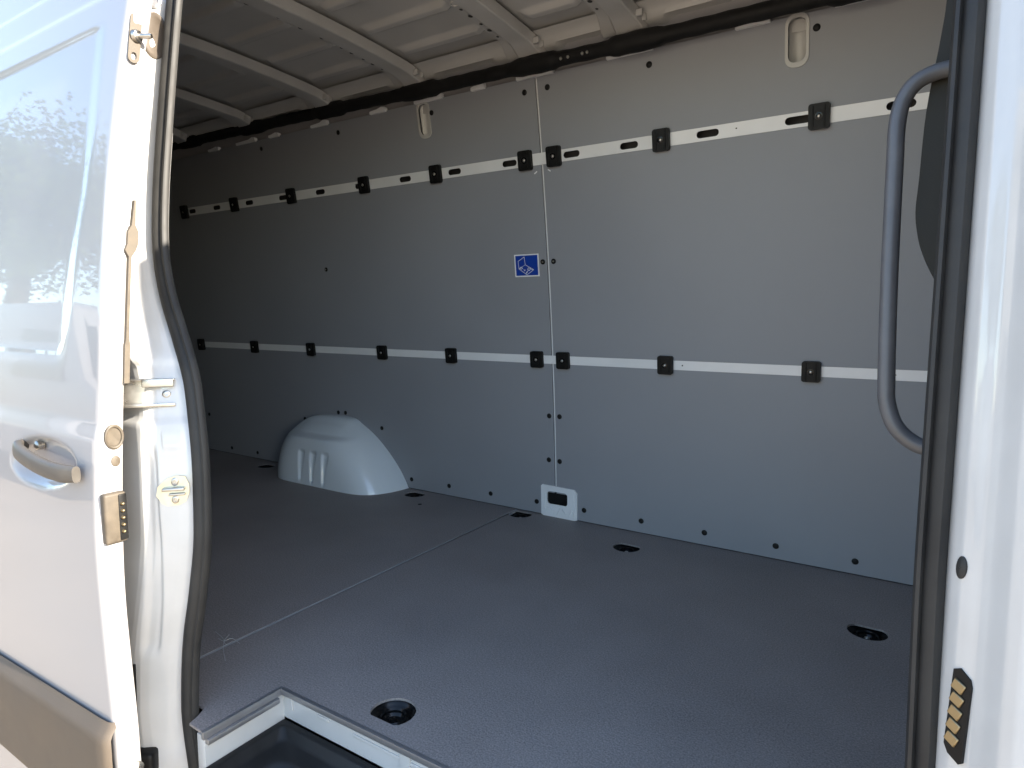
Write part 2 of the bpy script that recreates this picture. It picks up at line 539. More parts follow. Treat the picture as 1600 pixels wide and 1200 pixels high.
for cx, cz, r in ((-1.417, 1.517, .6), (-1.352, 1.519, -.6)):
    o = rbox('chip_mark', -.008, .008, -.001, 0, -.0025, .0025, M['sticker_white'], van, .0005, 1)
    o.location = (cx, wall(cz) - .0006, cz); o.rotation_euler = (math.atan(ds_(cz)), -r, 0)

# ---- white cable plate at the foot of the joint
pl = sheet('cable_plate', [(-1.459, .006), (-1.440, -.004), (-1.300, -.004), (-1.273, .004), (-1.273, .128), (-1.287, .143), (-1.452, .147), (-1.459, .140)], [rrect(-1.426, -1.322, .060, .120, .014)], wmap(.0065), .010, M['rail'], van)
tag(pl, 'small white plate with black rectangular opening at floor')
rbox('opening_shade', -1.432, -1.316, wall(.09) - .0010, wall(.09) + .004, .052, .128, M['black'], pl, .001, 1)  # black backing, the shade inside the opening put in as colour
for (xa, za, xb, zb, r) in ((-1.444, .03, -1.440, .135, 0), (-1.292, .02, -1.288, .120, 0)):
    rbox('pressed_rib', xa, xb, wall(.07) - .0095, wall(.07) - .004, za, zb, M['rail'], pl, .0015, 2)
random.seed(2)
for k in range(5):
    xx = -1.435 + .032 * k
    o = rbox('pressed_rib', -.0035, .0035, -.003, .003, -.018, .018, M['rail'], pl, .0018, 2)
    o.location = (xx, wall(.03) - .0068, .030); o.rotation_euler = (0, .5 * (-1) ** k, 0)

# ---- wheel arch
CX, AZ, AY = -2.730, .358, .262
ARC = catmull([(-3.175, 0, 0), (-3.165, 0, .10), (-3.135, 0, .215), (-3.075, 0, .295), (-2.975, 0, .346), (-2.82, 0, .360), (-2.67, 0, .354), (-2.60, 0, .322), (-2.51, 0, .268), (-2.42, 0, .190), (-2.345, 0, .105), (-2.30, 0, .035), (-2.286, 0, 0)], 16)
ARC_U = [i / (len(ARC) - 1) for i in range(len(ARC))]
ARC_X = [p.x for p in ARC]; ARC_Z = [p.z for p in ARC]
def arch(u, v):
    # u 0..1 round the arch, v 0 wall flange .. 1 middle of the foot
    ox, oz = interp(u, ARC_U, ARC_X), interp(u, ARC_U, ARC_Z)
    rr_ = 1 - v
    x = CX + (ox - CX) * rr_
    z = oz * rr_
    zr = z / AZ
    dep = AY * (1 - .26 * zr ** 1.6)
    yy = dep * (1 - rr_ ** 6.5) ** .55
    # moulded shelf below the top lip, running out towards the front
    led = sstep(z, .250, .275) * sstep(x, -3.10, -2.98) * (1 - sstep(x, -2.68, -2.52))
    yy -= .040 * led * sstep(yy, .03, .14)
    # three pressed flutes on the face
    for fx in (-2.848, -2.755, -2.662):
        wdt = .020 * (.55 + .6 * sstep(z, .02, .20))
        g_ = math.exp(-((x - fx) / wdt) ** 4) * sstep(z, .010, .04) * (1 - sstep(z, .170, .200))
        yy -= .013 * g_ * sstep(yy, .10, .16)
    return (x, wall(max(z, 0)) - yy + .004, max(z, 0) - .004)
ao = grid('wheel_arch', lin(0, 1, 201), [0, .0015, .004, .008, .014, .022, .032, .044] + lin(.058, 1.0, 90), arch, M['arch'], van, 60, recalc=False)
tag(ao, 'pale glossy wheel arch with three pressed flutes')

# ---- roof skin, bows, cant rail, black sleeve
def crown(y):
    return .028 * (1 - ((y - 1.651) / .66) ** 2)
bows = [-3.735, -3.130, -2.515, -1.938, -1.335, -.920, -.20]
def bead(y):
    r = 0
    for yb in (1.05, 1.255, 1.46, 1.665, 1.870, 2.075):
        d = abs(y - yb - .03)
        r = max(r, 1 - sstep(d, .016, .030))
    return r
def between(x):
    w = 1
    for b_ in bows:
        w = min(w, sstep(abs(x - (b_ - .065)), .085, .115))
    return w
def roof(x, y):
    return (x, y, 2.006 + crown(y) - .020 * bead(y) * between(x))
ro = grid('roof_skin', lin(XR, XF, 260), lin(1.10, 2.285, 180), roof, M['inner_paint'], van, 60)
BW = .128
for bx in bows:
    ys = lin(1.10, 2.275, 44)
    prof = [(-BW, .046), (-BW, .014), (-BW + .002, .011), (-.090, .011), (-.087, .009), (-.080, -.006), (-.077, -.008), (-.007, -.008), (-.002, -.005), (0, .002), (.001, .034)]
    def bf(i, y, bx=bx):
        dx, dz = prof[int(i)]
        drop = .030 * sstep(y, 2.16, 2.28)
        flare = 1 + .35 * sstep(y, 2.15, 2.28)
        return (bx - .064 + (dx + .064) * flare, y, 1.957 + crown(y) + dz - drop)
    bo = grid('roof_bow', range(len(prof)), ys, bf, M['inner_paint'], van, 22)
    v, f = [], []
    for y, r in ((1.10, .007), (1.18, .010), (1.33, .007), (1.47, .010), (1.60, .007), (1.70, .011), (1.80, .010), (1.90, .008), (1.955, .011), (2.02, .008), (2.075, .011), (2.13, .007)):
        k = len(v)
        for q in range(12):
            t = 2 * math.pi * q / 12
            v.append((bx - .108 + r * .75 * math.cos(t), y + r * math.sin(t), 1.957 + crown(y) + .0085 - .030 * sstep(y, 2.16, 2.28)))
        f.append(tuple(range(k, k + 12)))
    from_py('hole_shade', v, f, M['cavity'], bo, 0)  # flat dark discs, the shade of punched holes put in as colour
    rings = []
    for y in (1.66, 1.86):
        lathe('pressed_boss', [(.020, .004), (.017, -.001), (.012, -.0015), (.010, .002)], M['inner_paint'], bo, 16, loc=(bx - .105, y, 1.957 + crown(y) + .009))
    for y in (2.20, 2.235):
        rbox('weld_tab', bx + .004, bx + .03, y, y + .012, 1.945 + crown(y), 1.968 + crown(y), M['inner_paint'], bo, .003, 2)
# cant rail: curved box between roof and boards
crp = [(2.345, 1.84), (2.340, 1.90), (2.332, 1.925), (2.315, 1.940), (2.290, 1.948), (2.262, 1.952), (2.245, 1.960), (2.238, 1.975), (2.225, 1.990), (2.20, 1.999)]
def cant(x, i):
    y, z = crp[int(i)]
    w = 0
    for b_ in bows:
        c_ = b_ + .24
        w = max(w, 1 - sstep(abs(x - c_), .13, .155))
    if 3 <= i <= 5: z += .010 * w; y += .006 * w
    return (x, y, z)
grid('cant_rail', lin(XR, XF, 300), range(len(crp)), cant, M['inner_paint'], van, 40)
px = [(-4.45, 2.268, 1.952), (-3.72, 2.268, 1.944), (-3.13, 2.266, 1.934), (-2.50, 2.264, 1.923), (-1.94, 2.260, 1.908), (-1.35, 2.254, 1.899), (-1.0, 2.250, 1.891), (-.5, 2.247, 1.888), (.0, 2.247, 1.886), (.55, 2.247, 1.885)]
path = catmull(px, 24)
def rr(i):
    x = path[i].x
    w = 0
    for b_ in bows:
        w = max(w, 1 - sstep(abs(x - (b_ - .01)), .075, .105))
    return 1 + .34 * w + .04 * math.sin(x * 60)
tu = sweep('foam_sleeve', path, circ(.0265, 18), M['foam'], van, Vector((0, 0, 1)), rr)
tag(tu, 'black foam sleeve running along the roof edge')
for xa, xb, h in ((-3.62, -3.52, .012), (-3.35, -3.18, .016), (-3.06, -2.98, .012), (-2.72, -2.60, .018), (-2.30, -2.20, .014), (-2.02, -1.86, .016), (-1.70, -1.63, .020), (-1.47, -1.30, .020), (-1.07, -.89, .020), (-.60, -.49, .016), (-.30, -.12, .018)):
    o = sheet('clip_tab', [(xa, 1.875), (xb, 1.875), (xb, 1.880 + h), (xb - .022, 1.883 + h), (xb - .05, 1.886 + h * .3), (xa, 1.887)], [], wmap(.012), .020, M['rail'], van)
for x in (-1.22, -1.19, -1.13, -1.11):
    lathe('clip_stud', [(.006, .002), (.005, -.003), (.0003, -.004)], M['steel'], tu, 10, 'Y', loc=(x, 2.2230, 1.884))

# ---- step well: painted risers, floor edge trim, black tread
W_ = M['jamb_paint']
rbox('floor_edge_trim', -1.3000, -1.2905, .745, .957, -.0165, .0015, M['alu'], van, .0015, 2)
rbox('floor_edge_trim', -1.3045, -1.2835, .752, .940, -.030, -.0170, M['alu'], van, .003, 2)
rbox('floor_edge_trim', -1.2900, XF, .9475, .9585, -.0135, .0012, M['alu'], van, .0015, 2)
rbox('step_riser', -1.325, -1.296, .750, .97, -.20, -.0125, W_, van, .003, 2)
ris = rbox('step_riser', -1.30, XF, .960, .985, -.20, -.0137, W_, van, .003, 2)
tag(ris, 'white painted riser along the floor edge')
for xa, xb, z in ((-1.17, -1.13, -.032), (-1.05, -.83, -.036), (-.70, -.40, -.036), (-.30, -.02, -.036)):
    rbox('pressed_rib', xa, xb, .957, .962, z - .004, z + .004, W_, ris, .002, 2)
rbox('riser_bracket', -.905, -.875, .955, .962, -.085, -.004, W_, ris, .002, 2)
rbox('riser_bracket', -1.268, -1.258, .955, .962, -.05, -.008, W_, ris, .002, 2)
def tread_loop(ins, z, r):
    return [Vector((x, y, z)) for x, y in rrect(-1.294 + ins, .05 - ins, .66 + ins, .958 - ins, max(r, .002), 6)]
loops = [tread_loop(0, -.086, .004), tread_loop(.001, -.083, .005), tread_loop(.014, -.083, .012), tread_loop(.019, -.087, .016), tread_loop(.024, -.105, .022), tread_loop(.032, -.112, .03), tread_loop(.062, -.116, .045), tread_loop(.070, -.122, .05), tread_loop(.080, -.150, .055), tread_loop(.10, -.155, .06)]
v, f = [], []
n = len(loops[0])
for lp in loops: v += [tuple(p) for p in lp]
for j in range(len(loops) - 1):
    for k in range(n):
        f.append((j * n + k, j * n + (k + 1) % n, (j + 1) * n + (k + 1) % n, (j + 1) * n + k))
f.append(tuple(range((len(loops) - 1) * n, len(loops) * n)))
tr = from_py('step_tread', v, f, M['tread'], van, 40)
tag(tr, 'black moulded plastic entry step')

# ---- door opening: rubber seal and painted pillars
xs = Curve([(-.45, -1.36), (-.25, -1.368), (-.14, -1.378), (-.03, -1.394), (.08, -1.393), (.18, -1.383), (.28, -1.362), (.40, -1.345), (.50, -1.349), (.60, -1.360), (.70, -1.383), (.78, -1.408), (.87, -1.460), (.97, -1.523), (1.08, -1.566), (1.22, -1.584), (1.38, -1.591), (1.52, -1.597), (1.72, -1.607), (1.9, -1.61)])
GDX = [-.60, -.115, -.10, -.085, -.07, -.045, -.02, 0, .03]
GY = [0, 0, .0015, .007, .02, .05, .084, .098, .104]
def jamb_g(dx):
    return interp(dx, GDX, GY)
def jamb(dx, z):
    x = xs(z) + dx
    y = .70 + s_(z) + jamb_g(dx)
    # pressed channel down the lower pillar, opening at the foot
    c0 = -.088 + .016 * sstep(.55 - z, 0, .4)
    win = sstep(z, .13, .17) * (1 - sstep(z, .58, .66))
    y += .010 * win * (1 - sstep(abs(dx - c0), .006, .018))
    # recess round the rail end
    win2 = sstep(z, .672, .69) * (1 - sstep(z, .80, .82)) * (1 - sstep(dx, -.032, -.024))
    y += .010 * win2
    # raised pad above the striker, crease higher up
    y -= .004 * sstep(z, .615, .625) * (1 - sstep(z, .655, .665)) * sstep(dx, -.065, -.060) * (1 - sstep(dx, -.038, -.033))
    y += .005 * sstep(dx, -.066, -.058) * sstep(z, .83, .86) * (1 - sstep(z, 1.35, 1.45))
    return (x, y, z)
dxs = [-.60, -.45, -.33, -.25, -.20, -.16, -.14, -.13] + lin(-.12, -.004, 64)
jo = grid('rear_door_pillar', dxs, lin(-.42, 1.86, 300), jamb, M['jamb_paint'], van, 60)
tag(jo, 'white painted door pillar behind the sliding door')
RX = [.012, .020, .030, .036, .044, .052, .060, .070, .082, .092, .102, .112, .13, .20, .5, 1.0, 1.7]
RG = [.100, .094, .080, .066, .054, .047, .041, .030, .014, .005, .001, 0, 0, 0, 0, 0, 0]
def pillar(x, z):
    y = .70 + s_(z) + interp(x, RX, RG)
    lowx = .020 * (1 - sstep(z, -.1, .4)) + .006 * math.sin(1.2 * z)
    return (x - .000 + (0 if x > .3 else 0), y, z)
rx = lin(.012, .13, 48) + [.16, .2, .3, .5, .8, 1.1, 1.38]
po = grid('front_door_pillar', rx, lin(-.42, 1.86, 90), pillar, M['jamb_paint'], van, 60)
tag(po, 'white painted door pillar beside the grab handle')
prof = [(-.024, -.004), (-.020, -.012), (-.010, -.017), (.001, -.015), (.007, -.008), (.010, -.005), (.015, -.010), (.021, -.009), (.025, -.002), (.023, .006), (.012, .010), (-.022, .010)]
lp = [Vector((xs(z), .779 + s_(z), z)) for z in lin(-.42, 1.80, 150)]
se = sweep('rubber_seal', lp, [(-a_, b_) for a_, b_ in prof], M['rubber'], van, Vector((0, 1, 0)))
tag(se, 'black rubber seal following the curved rear door edge')
prof2 = [(a_ * .62, b_) for a_, b_ in prof]
rpth = [Vector((.0185 + .006 * (1 - sstep(z, .3, .7)), .779 + s_(z), z)) for z in lin(-.42, 1.80, 60)]
se2 = sweep('rubber_seal', rpth, prof2, M['rubber'], van, Vector((0, 1, 0)))
tag(se2, 'straight black rubber seal by the grab handle')
# header above the opening, outer roof, rear and front closing panels, far inner wall, wheels
def shoulder(z):
    return .70 + s_(z) + .16 * (max(0, z - 1.72) / .34) ** 1.5  # unseen shoulder rounded inward to let sun reach the upper seal
grid('door_header', lin(-1.75, .2, 12), lin(1.90, 2.06, 12), lambda x, z: (x, shoulder(z) + (.03 * (1 - sstep(z, 1.90, 1.92))), z), M['paint'], van)  # unseen header, set high so sun passes under it
grid('rear_side_panel', lin(-4.55, -1.70, 40), lin(-.42, 2.06, 60), lambda x, z: (x, shoulder(z), z), M['paint'], van)
grid('front_side_panel', lin(.2, 1.38, 20), lin(1.84, 2.06, 8), lambda x, z: (x, shoulder(z), z), M['paint'], van)
grid('far_side_panel', lin(-4.55, 1.38, 30), lin(-.42, 2.06, 40), lambda x, z: (x, 3.302 - shoulder(z), z), M['paint'], van)
grid('outer_roof', lin(-4.55, 1.38, 30), lin(0, 1, 40), lambda x, t: (x, shoulder(2.06) + (3.302 - 2 * shoulder(2.06)) * t, 2.06 + .05 * math.sin(math.pi * t)), M['paint'], van)
sheet('inner_near_board', [(XR, .004), (-1.66, .004), (-1.66, 1.9), (XR, 1.9)], [], lambda x, z, d: Vector((x, .80 + s_(z) + d, z)), .009, M['trim'], van, zc)  # unseen lining, coloured dark to cut bounce light in the rear bay
rbox('rear_door_skin', XR - .05, XR, .72, 2.58, -.42, 2.06, M['trim'], van, .01, 2)  # unseen rear doors, coloured dark to keep the rear bay dim
bz = lin(-.40, 2.055, 24)
sheet('added_bulkhead', [(shoulder(z) + .012, z) for z in bz] + [(3.302 - shoulder(z) - .012, z) for z in reversed(bz)], [], lambda u, w, d: Vector((XF + .03 + d, u, w)), .03, M['panel'], van)  # unseen partition added to close the bay and stop sun leaking in
rbox('cab_front', 1.36, 1.40, .97, 2.33, -.42, 1.98, M['paint'], van, .01, 2)
t0 = lathe('wheel', [(.17, -.10), (.20, -.11), (.31, -.11), (.335, -.08), (.335, .08), (.31, .11), (.20, .11), (.17, .10)], M['rubber'], van, 40, 'Y', loc=(-2.72, .86, -.345))
lathe('rim', [(.02, -.05), (.10, -.06), (.15, -.03), (.19, -.10)], M['steel'], t0, 40, 'Y')
for x, y in ((.95, .86), (-2.72, 2.44), (.95, 2.44)):
    c = share(t0, van, (x, y, -.345))
    for ch in list(t0.children): share(ch, c)

# ---- grab handle and dark pillar trim
hp = catmull([(.07, 1.064, 1.250), (.02, 1.064, 1.249), (-.012, 1.064, 1.246), (-.034, 1.062, 1.235), (-.047, 1.059, 1.212), (-.0515, 1.055, 1.18), (-.051, 1.049, 1.134), (-.0485, 1.032, 1.0), (-.0455, 1.018, .90), (-.0425, 1.009, .829), (-.040, 1.006, .803), (-.030, 1.002, .775), (-.012, 1.0, .756), (.012, .998, .747), (.07, .997, .744)], 8)
gh = sweep('grab_handle', hp, circ(.0108, 16), M['handle_tube'], van, Vector((0, 1, 0)))
tag(gh, 'dark bent tube grab handle')
tp = catmull([(-.006, 0, 1.50), (-.004, 0, 1.36), (-.008, 0, 1.296), (-.0185, 0, 1.2), (-.0215, 0, 1.107), (-.0230, 0, 1.062), (-.018, 0, 1.028), (-.008, 0, .998), (.006, 0, .968)], 5)
trim = [(p.x, p.z) for p in tp] + [(.14, .96), (.14, 1.5)]
pt = sheet('pillar_trim', trim, [], lambda x, z, d: Vector((x, .97 + s_(z) - d, z)), .045, M['trim'], van, [1.0, 1.1, 1.2, 1.3, 1.4])
tag(pt, 'dark rounded pillar trim behind the grab handle')

# ---- sliding door, slid open towards the rear
xe = Curve([(-.42, -1.37), (-.2, -1.358), (-.02, -1.356), (.08, -1.366), (.19, -1.386), (.31, -1.408), (.44, -1.421), (.64, -1.431), (.78, -1.436), (.91, -1.442), (1.18, -1.452), (1.44, -1.444), (1.57, -1.434), (1.8, -1.42)])
EDGE = [(0, .052, 'r'), (.070, .058, 'r')]
def door_y(x, z):
    y = .60 + s_(z)
    d = xe(z) - x
    # stamped window field
    xl = interp(z, [.80, .90, 1.05, 1.185, 1.33, 1.55], [-1.625, -1.604, -1.586, -1.556, -1.545, -1.548])
    fld = sstep(xl - x, -.020, .045) * sstep(1.552 - z, -.002, .012) * sstep(z, .80, .86)
    y += .005 * fld
    # creases near the roof gutter
    y += .005 * sstep(z, 1.608, 1.622) + .006 * sstep(z, 1.690, 1.702)
    # swage under the belt
    y -= .006 * sstep(.70 - z, 0, .05) - .006 * sstep(.50 - z, 0, .25)
    # handle bowl
    ex_, ez_ = (x + 1.690) / .165, (z - .583 - .06 * (x + 1.69)) / .056
    q = ex_ ** 2 + ez_ ** 2
    if q < 1.25:
        y += .024 * (1 - sstep(q, .45, 1.12))
    return y
def door(i, z):
    """i indexes the profile: outer skin from rear to front, round the edge, inner flange"""
    e_ = xe(z)
    k = DX[int(i)]
    if k[0] == 's':
        x = e_ - k[1]
        return (x, door_y(x, z) + k[2], z)
    return (e_ - k[1], .60 + s_(z) + k[2], z)
DX = [('s', d, 0) for d in [1.30, 1.2, 1.1, 1.0, .9, .8, .75, .70, .66, .63] + lin(.60, .02, 84)] + [('s', .012, .0008), ('s', .006, .003), ('s', .002, .0065), ('e', 0, .012), ('e', -.0005, .022), ('e', -.0005, .033), ('e', 0, .041), ('e', .003, .045), ('e', .012, .047), ('e', .07, .050), ('e', .2, .052), ('e', 1.3, .052)]
do = grid('sliding_door', range(len(DX)), lin(-.40, 1.80, 330), door, M['paint'], van, 50)
tag(do, 'white sliding door, slid open, with black handle and grey cladding')
# lower cladding
def clad(i, t):
    prof_ = [(-1.30, .0), (-.9, .0), (-.45, .0), (-.2, .0), (-.10, 0), (-.05, 0), (-.022, .0015), (-.010, .006), (-.006, .014)]
    dx, dy = prof_[int(i)]
    z = -.190 + t * .262
    xr = xe(z) + dx
    top = .030 * max(0, -(xr + 1.37)) * 1.0
    z2 = -.190 + t * (.266 - top)
    bulge = .017 * sstep(t, 0, .10) * sstep(1 - t, 0, .12)
    return (xr, .60 + s_(z2) - .0065 - bulge + dy, z2)
cl = grid('lower_cladding', range(9), lin(0, 1, 26), clad, M['clad'], do, 50)
# handle bar
hb = catmull([(-1.800, .640, .612), (-1.785, .618, .609), (-1.74, .606, .603), (-1.67, .600, .595), (-1.60, .599, .588), (-1.53, .602, .585), (-1.480, .610, .587)], 6)
def grip(t):
    c, q = math.cos(t), math.sin(t)
    return (.0195 * math.copysign(abs(c) ** .6, c), .0105 * math.copysign(abs(q) ** .8, q))
sweep('door_handle', hb, [grip(2 * math.pi * k / 20) for k in range(20)], M['handle_grip'], do, Vector((0, 1, 0)), lambda i: .70 + .30 * sstep(i, 0, 9) - .12 * sstep(i, len(hb) - 6, len(hb) - 1))
lathe('lock_barrel', [(.011, .01), (.011, -.003), (.008, -.006), (.0003, -.007)], M['steel'], do, 18, 'Y', loc=(-1.735, .640, .616))
# fittings on the front edge of the door
def ey(z, t): return .60 + s_(z) + t
def eloc(z, t, dx=0): return (xe(z) + .0006 + dx, ey(z, t), z)
so = lathe('socket', [(.0265, -.002), (.0265, .0045), (.0235, .006), (.0205, .005), (.019, .0015), (.0003, .0012)], M['dustplastic'], do, 28, 'X', loc=eloc(.664, .0245))
so.scale = (1, .72, 1)
pg = lathe('plug', [(.0115, -.002), (.0115, .0018), (.008, .003), (.0003, .003)], M['dustplastic'], do, 20, 'X', loc=eloc(.612, .029))
pg.scale = (1, .8, 1)
cb = rbox('contact_block', -.004, .016, -.023, .021, -.054, .054, M['dustplastic'], do, .006, 3)
cb.location = eloc(.495, .024)
rim = rbox('contact_face', -.002, .008, .004, .021, -.050, .050, M['black'], cb, .004, 2)
rim.location = (.0105, 0, 0)
for k in range(5):
    p_ = lathe('contact_pin', [(.0035, -.004), (.0035, .004), (.002, .0065), (.0003, .007)], M['gold'], cb, 10, 'X', loc=(.019, .010, -.030 + .015 * k))
# rubber strip on the inner corner of the edge
stp = [(z, .046 + (.004 if z > 1.06 else 0)) for z in lin(.775, 1.165, 30)]
v, f = [], []
for z, t in stp:
    w = .0055 if z < .86 else .0030 if z < 1.05 else .0052 * (1.17 - z) / .12 + .0015
    if 1.055 < z < 1.105: w = .011
    for a_, b_ in ((.0, -w), (.010, -w), (.010, w), (.0, w)):
        v.append((xe(z) + a_ - .002, ey(z, t) + b_, z))
for i in range(len(stp) - 1):
    for j in range(4):
        f.append((4 * i + j, 4 * i + (j + 1) % 4, 4 * i + 4 + (j + 1) % 4, 4 * i + 4 + j))
f += [(0, 1, 2, 3), tuple(range(len(v) - 4, len(v)))]
from_py('edge_strip', v, f, M['dustplastic'], do, 30)
# guide pin plate near the top of the edge
zz = 1.500
gp = sheet('pin_plate', stadium(0, 0, .105, .024, 6), [stadium(.038, 0, .016, .011, 4), stadium(-.038, 0, .016, .011, 4)], lambda u, w, d: Vector((.0035 + d, w + .125 * u, u)), .003, M['dustplastic'], do)
gp.location = (xe(zz), ey(zz, .0175), zz)
pin = lathe('guide_pin', [(.013, -.004), (.013, .004), (.0105, .006), (.0105, .008), (.0055, .009), (.0055, .030), (.0045, .033), (.0003, .033)], M['steel'], gp, 18, 'X', loc=(.004, .002, .004), rot=(0, 0, .55))
lb = lathe('roller_bracket', [(.014, -.003), (.014, .006), (.006, .010), (.006, .016), (.0003, .016)], M['steel'], do, 16, 'X', loc=eloc(-.035, .032))

# ---- fittings on the rear pillar
def jat(dx, z, out=0.0):
    x, y, z = jamb(dx, z)
    return (x, y - out, z)
def on_pillar(dx, z):
    h = .02
    a0, a1 = Vector(jamb(dx - h, z)), Vector(jamb(dx + h, z))
    sl = math.atan2(a1.y - a0.y, a1.x - a0.x)
    return Matrix.Translation(jat(dx, z)) @ Matrix.Rotation(sl, 4, 'Z') @ Matrix.Rotation(-math.atan(ds_(z)), 4, 'X')
# centre rail end
def turned(x, y, z, deg):
    return Matrix.Translation((x, y, z)) @ Matrix.Rotation(math.radians(deg), 4, 'Z') @ Matrix.Rotation(-math.atan(ds_(z)) * math.cos(math.radians(deg)), 4, 'X')
RL = turned(-1.478, .776, .747, 53)
def place(o, mtx):
    o.matrix_local = mtx
    return o
rl = rbox('door_rail', -.075, .046, .000, .006, -.030, .026, M['steel'], van, .001, 1)
place(rl, RL)
tag(rl, 'bare metal end of the centre guide rail')
rbox('rail_lip', -.075, .048, -.018, .004, .024, .029, M['steel'], rl, .0015, 2)
rbox('rail_lip', -.018, .046, -.0215, -.0175, .010, .0285, M['steel'], rl, .0018, 3)
rbox('rail_lip', -.075, .048, -.020, .004, -.035, -.0305, M['steel'], rl, .0015, 2)
rbox('rail_lip', -.075, .048, -.0235, -.0195, -.035, -.027, M['steel'], rl, .0015, 2)
rbox('end_stop', .018, .043, -.008, .0005, -.028, .010, M['steel'], rl, .002, 2)
lathe('screw_head', [(.0095, .001), (.0095, -.003), (.007, -.005), (.0045, -.005), (.004, -.003), (.0003, -.003)], M['steel'], rl, 18, 'Y', loc=(.030, -.008, -.008))
# striker
SK = turned(-1.403, .770, .5275, 50) @ Matrix.Diagonal((.76, .9, .92, 1))
sk = sheet('striker_plate', [(-.045, -.010), (-.030, -.030), (-.016, -.037), (.016, -.036), (.034, -.028), (.044, -.006), (.044, .014), (.034, .034), (.010, .037), (-.014, .031), (-.040, .012)], [], lambda u, w, d: Vector((u, -.003 - d, w)), .003, M['zinc'], van)
place(sk, SK)
tag(sk, 'yellow zinc striker plate with two screws')
for z in (.0225, -.0215):
    lathe('screw_head', [(.0100, .001), (.0100, -.003), (.0075, -.0045), (.005, -.0045), (.0045, -.002), (.0003, -.002)], M['steel'], sk, 18, 'Y', loc=(.006, -.003, z))
rbox('striker_loop', -.026, .034, -.022, -.002, .002, .010, M['steel'], sk, .003, 3)
rbox('striker_loop', -.010, .034, -.014, -.002, -.011, -.005, M['steel'], sk, .002, 3)
# pocket that takes the guide pin, and a ringed plug above it
PK = turned(-1.641, .918, 1.603, 50)
pk = lathe('pin_pocket', [(.046, .004), (.046, -.0045), (.042, -.006), (.037, -.005), (.030, -.0025), (.018, -.0015), (.0003, -.001)], M['clad'], van, 28, 'Y')
pk.matrix_local = PK @ Matrix.Diagonal((.62, 1, 1.25, 1))
tag(pk, 'dark moulded pocket for the door guide pin')
pr_ = lathe('ring_plug', [(.020, .002), (.020, -.004), (.015, -.006), (.013, -.002), (.0003, -.002)], M['alu'], van, 20, 'Y')
pr_.matrix_local = turned(-1.652, .922, 1.690, 50)
# black flap at the pillar foot
fl = rbox('foot_flap', -.030, .030, -.030, .012, -.11, .045, M['black'], van, .012, 3)
fl.matrix_local = turned(-1.470, .706, -.125, 40)
fs = rbox('rubber_strip', -.003, .003, -.012, .004, -.09, .10, M['black'], van, .001, 1)
fs.matrix_local = turned(-1.487, .700, .02, 20)
# front pillar fittings
def fpil(x, z):
    a0, a1 = Vector(pillar(x - .006, z)), Vector(pillar(x + .006, z))
    sl = math.atan2(a1.y - a0.y, a1.x - a0.x)
    return Matrix.Translation(pillar(x, z)) @ Matrix.Rotation(sl, 4, 'Z') @ Matrix.Rotation(-math.atan(ds_(z)), 4, 'X')
op = lathe('oval_plug', [(.0060, .001), (.0060, -.0012), (.0045, -.0024), (.0003, -.0028)], M['rubber'], van, 20, 'Y')
op.matrix_local = fpil(.045, .661) @ Matrix.Diagonal((1, 1, 2.0, 1))
cbk = sheet('contact_strip', [(-.009, -.037), (-.004, -.045), (.0085, -.050), (.0115, -.047), (.0115, .034), (.009, .041), (-.002, .048), (-.009, .044)], [], lambda u, w, d: Vector((u, -.0025 - d, w)), .005, M['black'], van)
cbk.matrix_local = fpil(.0505, .511)
tag(cbk, 'black contact strip with brass contacts on front pillar')
for k in range(5):
    q = rbox('brass_contact', -.0075, .0052, -.0048, -.0022, -.0058, .0058, M['gold'], cbk, .0008, 1)
    q.location = (0, 0, -.028 + .0142 * k); q.rotation_euler = (0, .35, 0)

# ------------------------------------------------------------------ yard behind the photographer (mirrored in the door paint)
pv = bpy.data.objects.new('parked_van', None)
COL.objects.link(pv)
pv.location = (-9.7, -3.0, -.68)
pv.rotation_euler = (0, 0, math.radians(1))
tag(pv, 'white panel van parked across the yard, mirrored in the sliding door', 'van')
def loft_van():
    # side outline (x, z) of a panel van, extruded with rounded shoulders
    out = [(-2.6, .45), (-2.65, 1.2), (-2.55, 2.25), (-2.3, 2.42), (1.0, 2.42), (1.35, 2.30), (2.15, 1.45), (2.85, 1.20), (3.0, .95), (3.02, .5), (2.9, .38), (-2.5, .38)]
    v, f = [], []
    secs = [(-.98, .93), (-.95, .985), (-.80, 1.0), (.80, 1.0), (.95, .985), (.98, .93)]
    for y, k in secs:
        for x, z in out:
            yy = y * (1 - .10 * max(0, (z - 1.2)) / 1.2)
            v.append((x * k, yy, .4 + (z - .4) * k))
    n_ = len(out)
    for i in range(len(secs) - 1):
        for j in range(n_):
            f.append((i * n_ + j, i * n_ + (j + 1) % n_, (i + 1) * n_ + (j + 1) % n_, (i + 1) * n_ + j))
    f += [tuple(range(n_)), tuple(range((len(secs) - 1) * n_, len(secs) * n_))]
    return from_py('body', v, f, M['paint'], pv, 40)
loft_van()
for sy in (-1, 1):
    q = [(.25, 1.38), (1.72, 1.38), (1.22, 1.98), (.25, 2.02)]
    v = [(x, sy * (1.0 - .10 * (z - 1.2) / 1.2) * .995 , z) for x, z in q] + [(x, sy * (1.0 - .10 * (z - 1.2) / 1.2) * .95, z) for x, z in q]
    from_py('side_window', v, [(0, 1, 2, 3), (7, 6, 5, 4), (0, 1, 5, 4), (1, 2, 6, 5), (2, 3, 7, 6), (3, 0, 4, 7)], M['glass'], pv, 0)
from_py('windscreen', [(1.42, -.75, 2.22), (1.42, .75, 2.22), (2.16, .85, 1.47), (2.16, -.85, 1.47)], [(0, 1, 2, 3)], M['glass'], pv, 0)
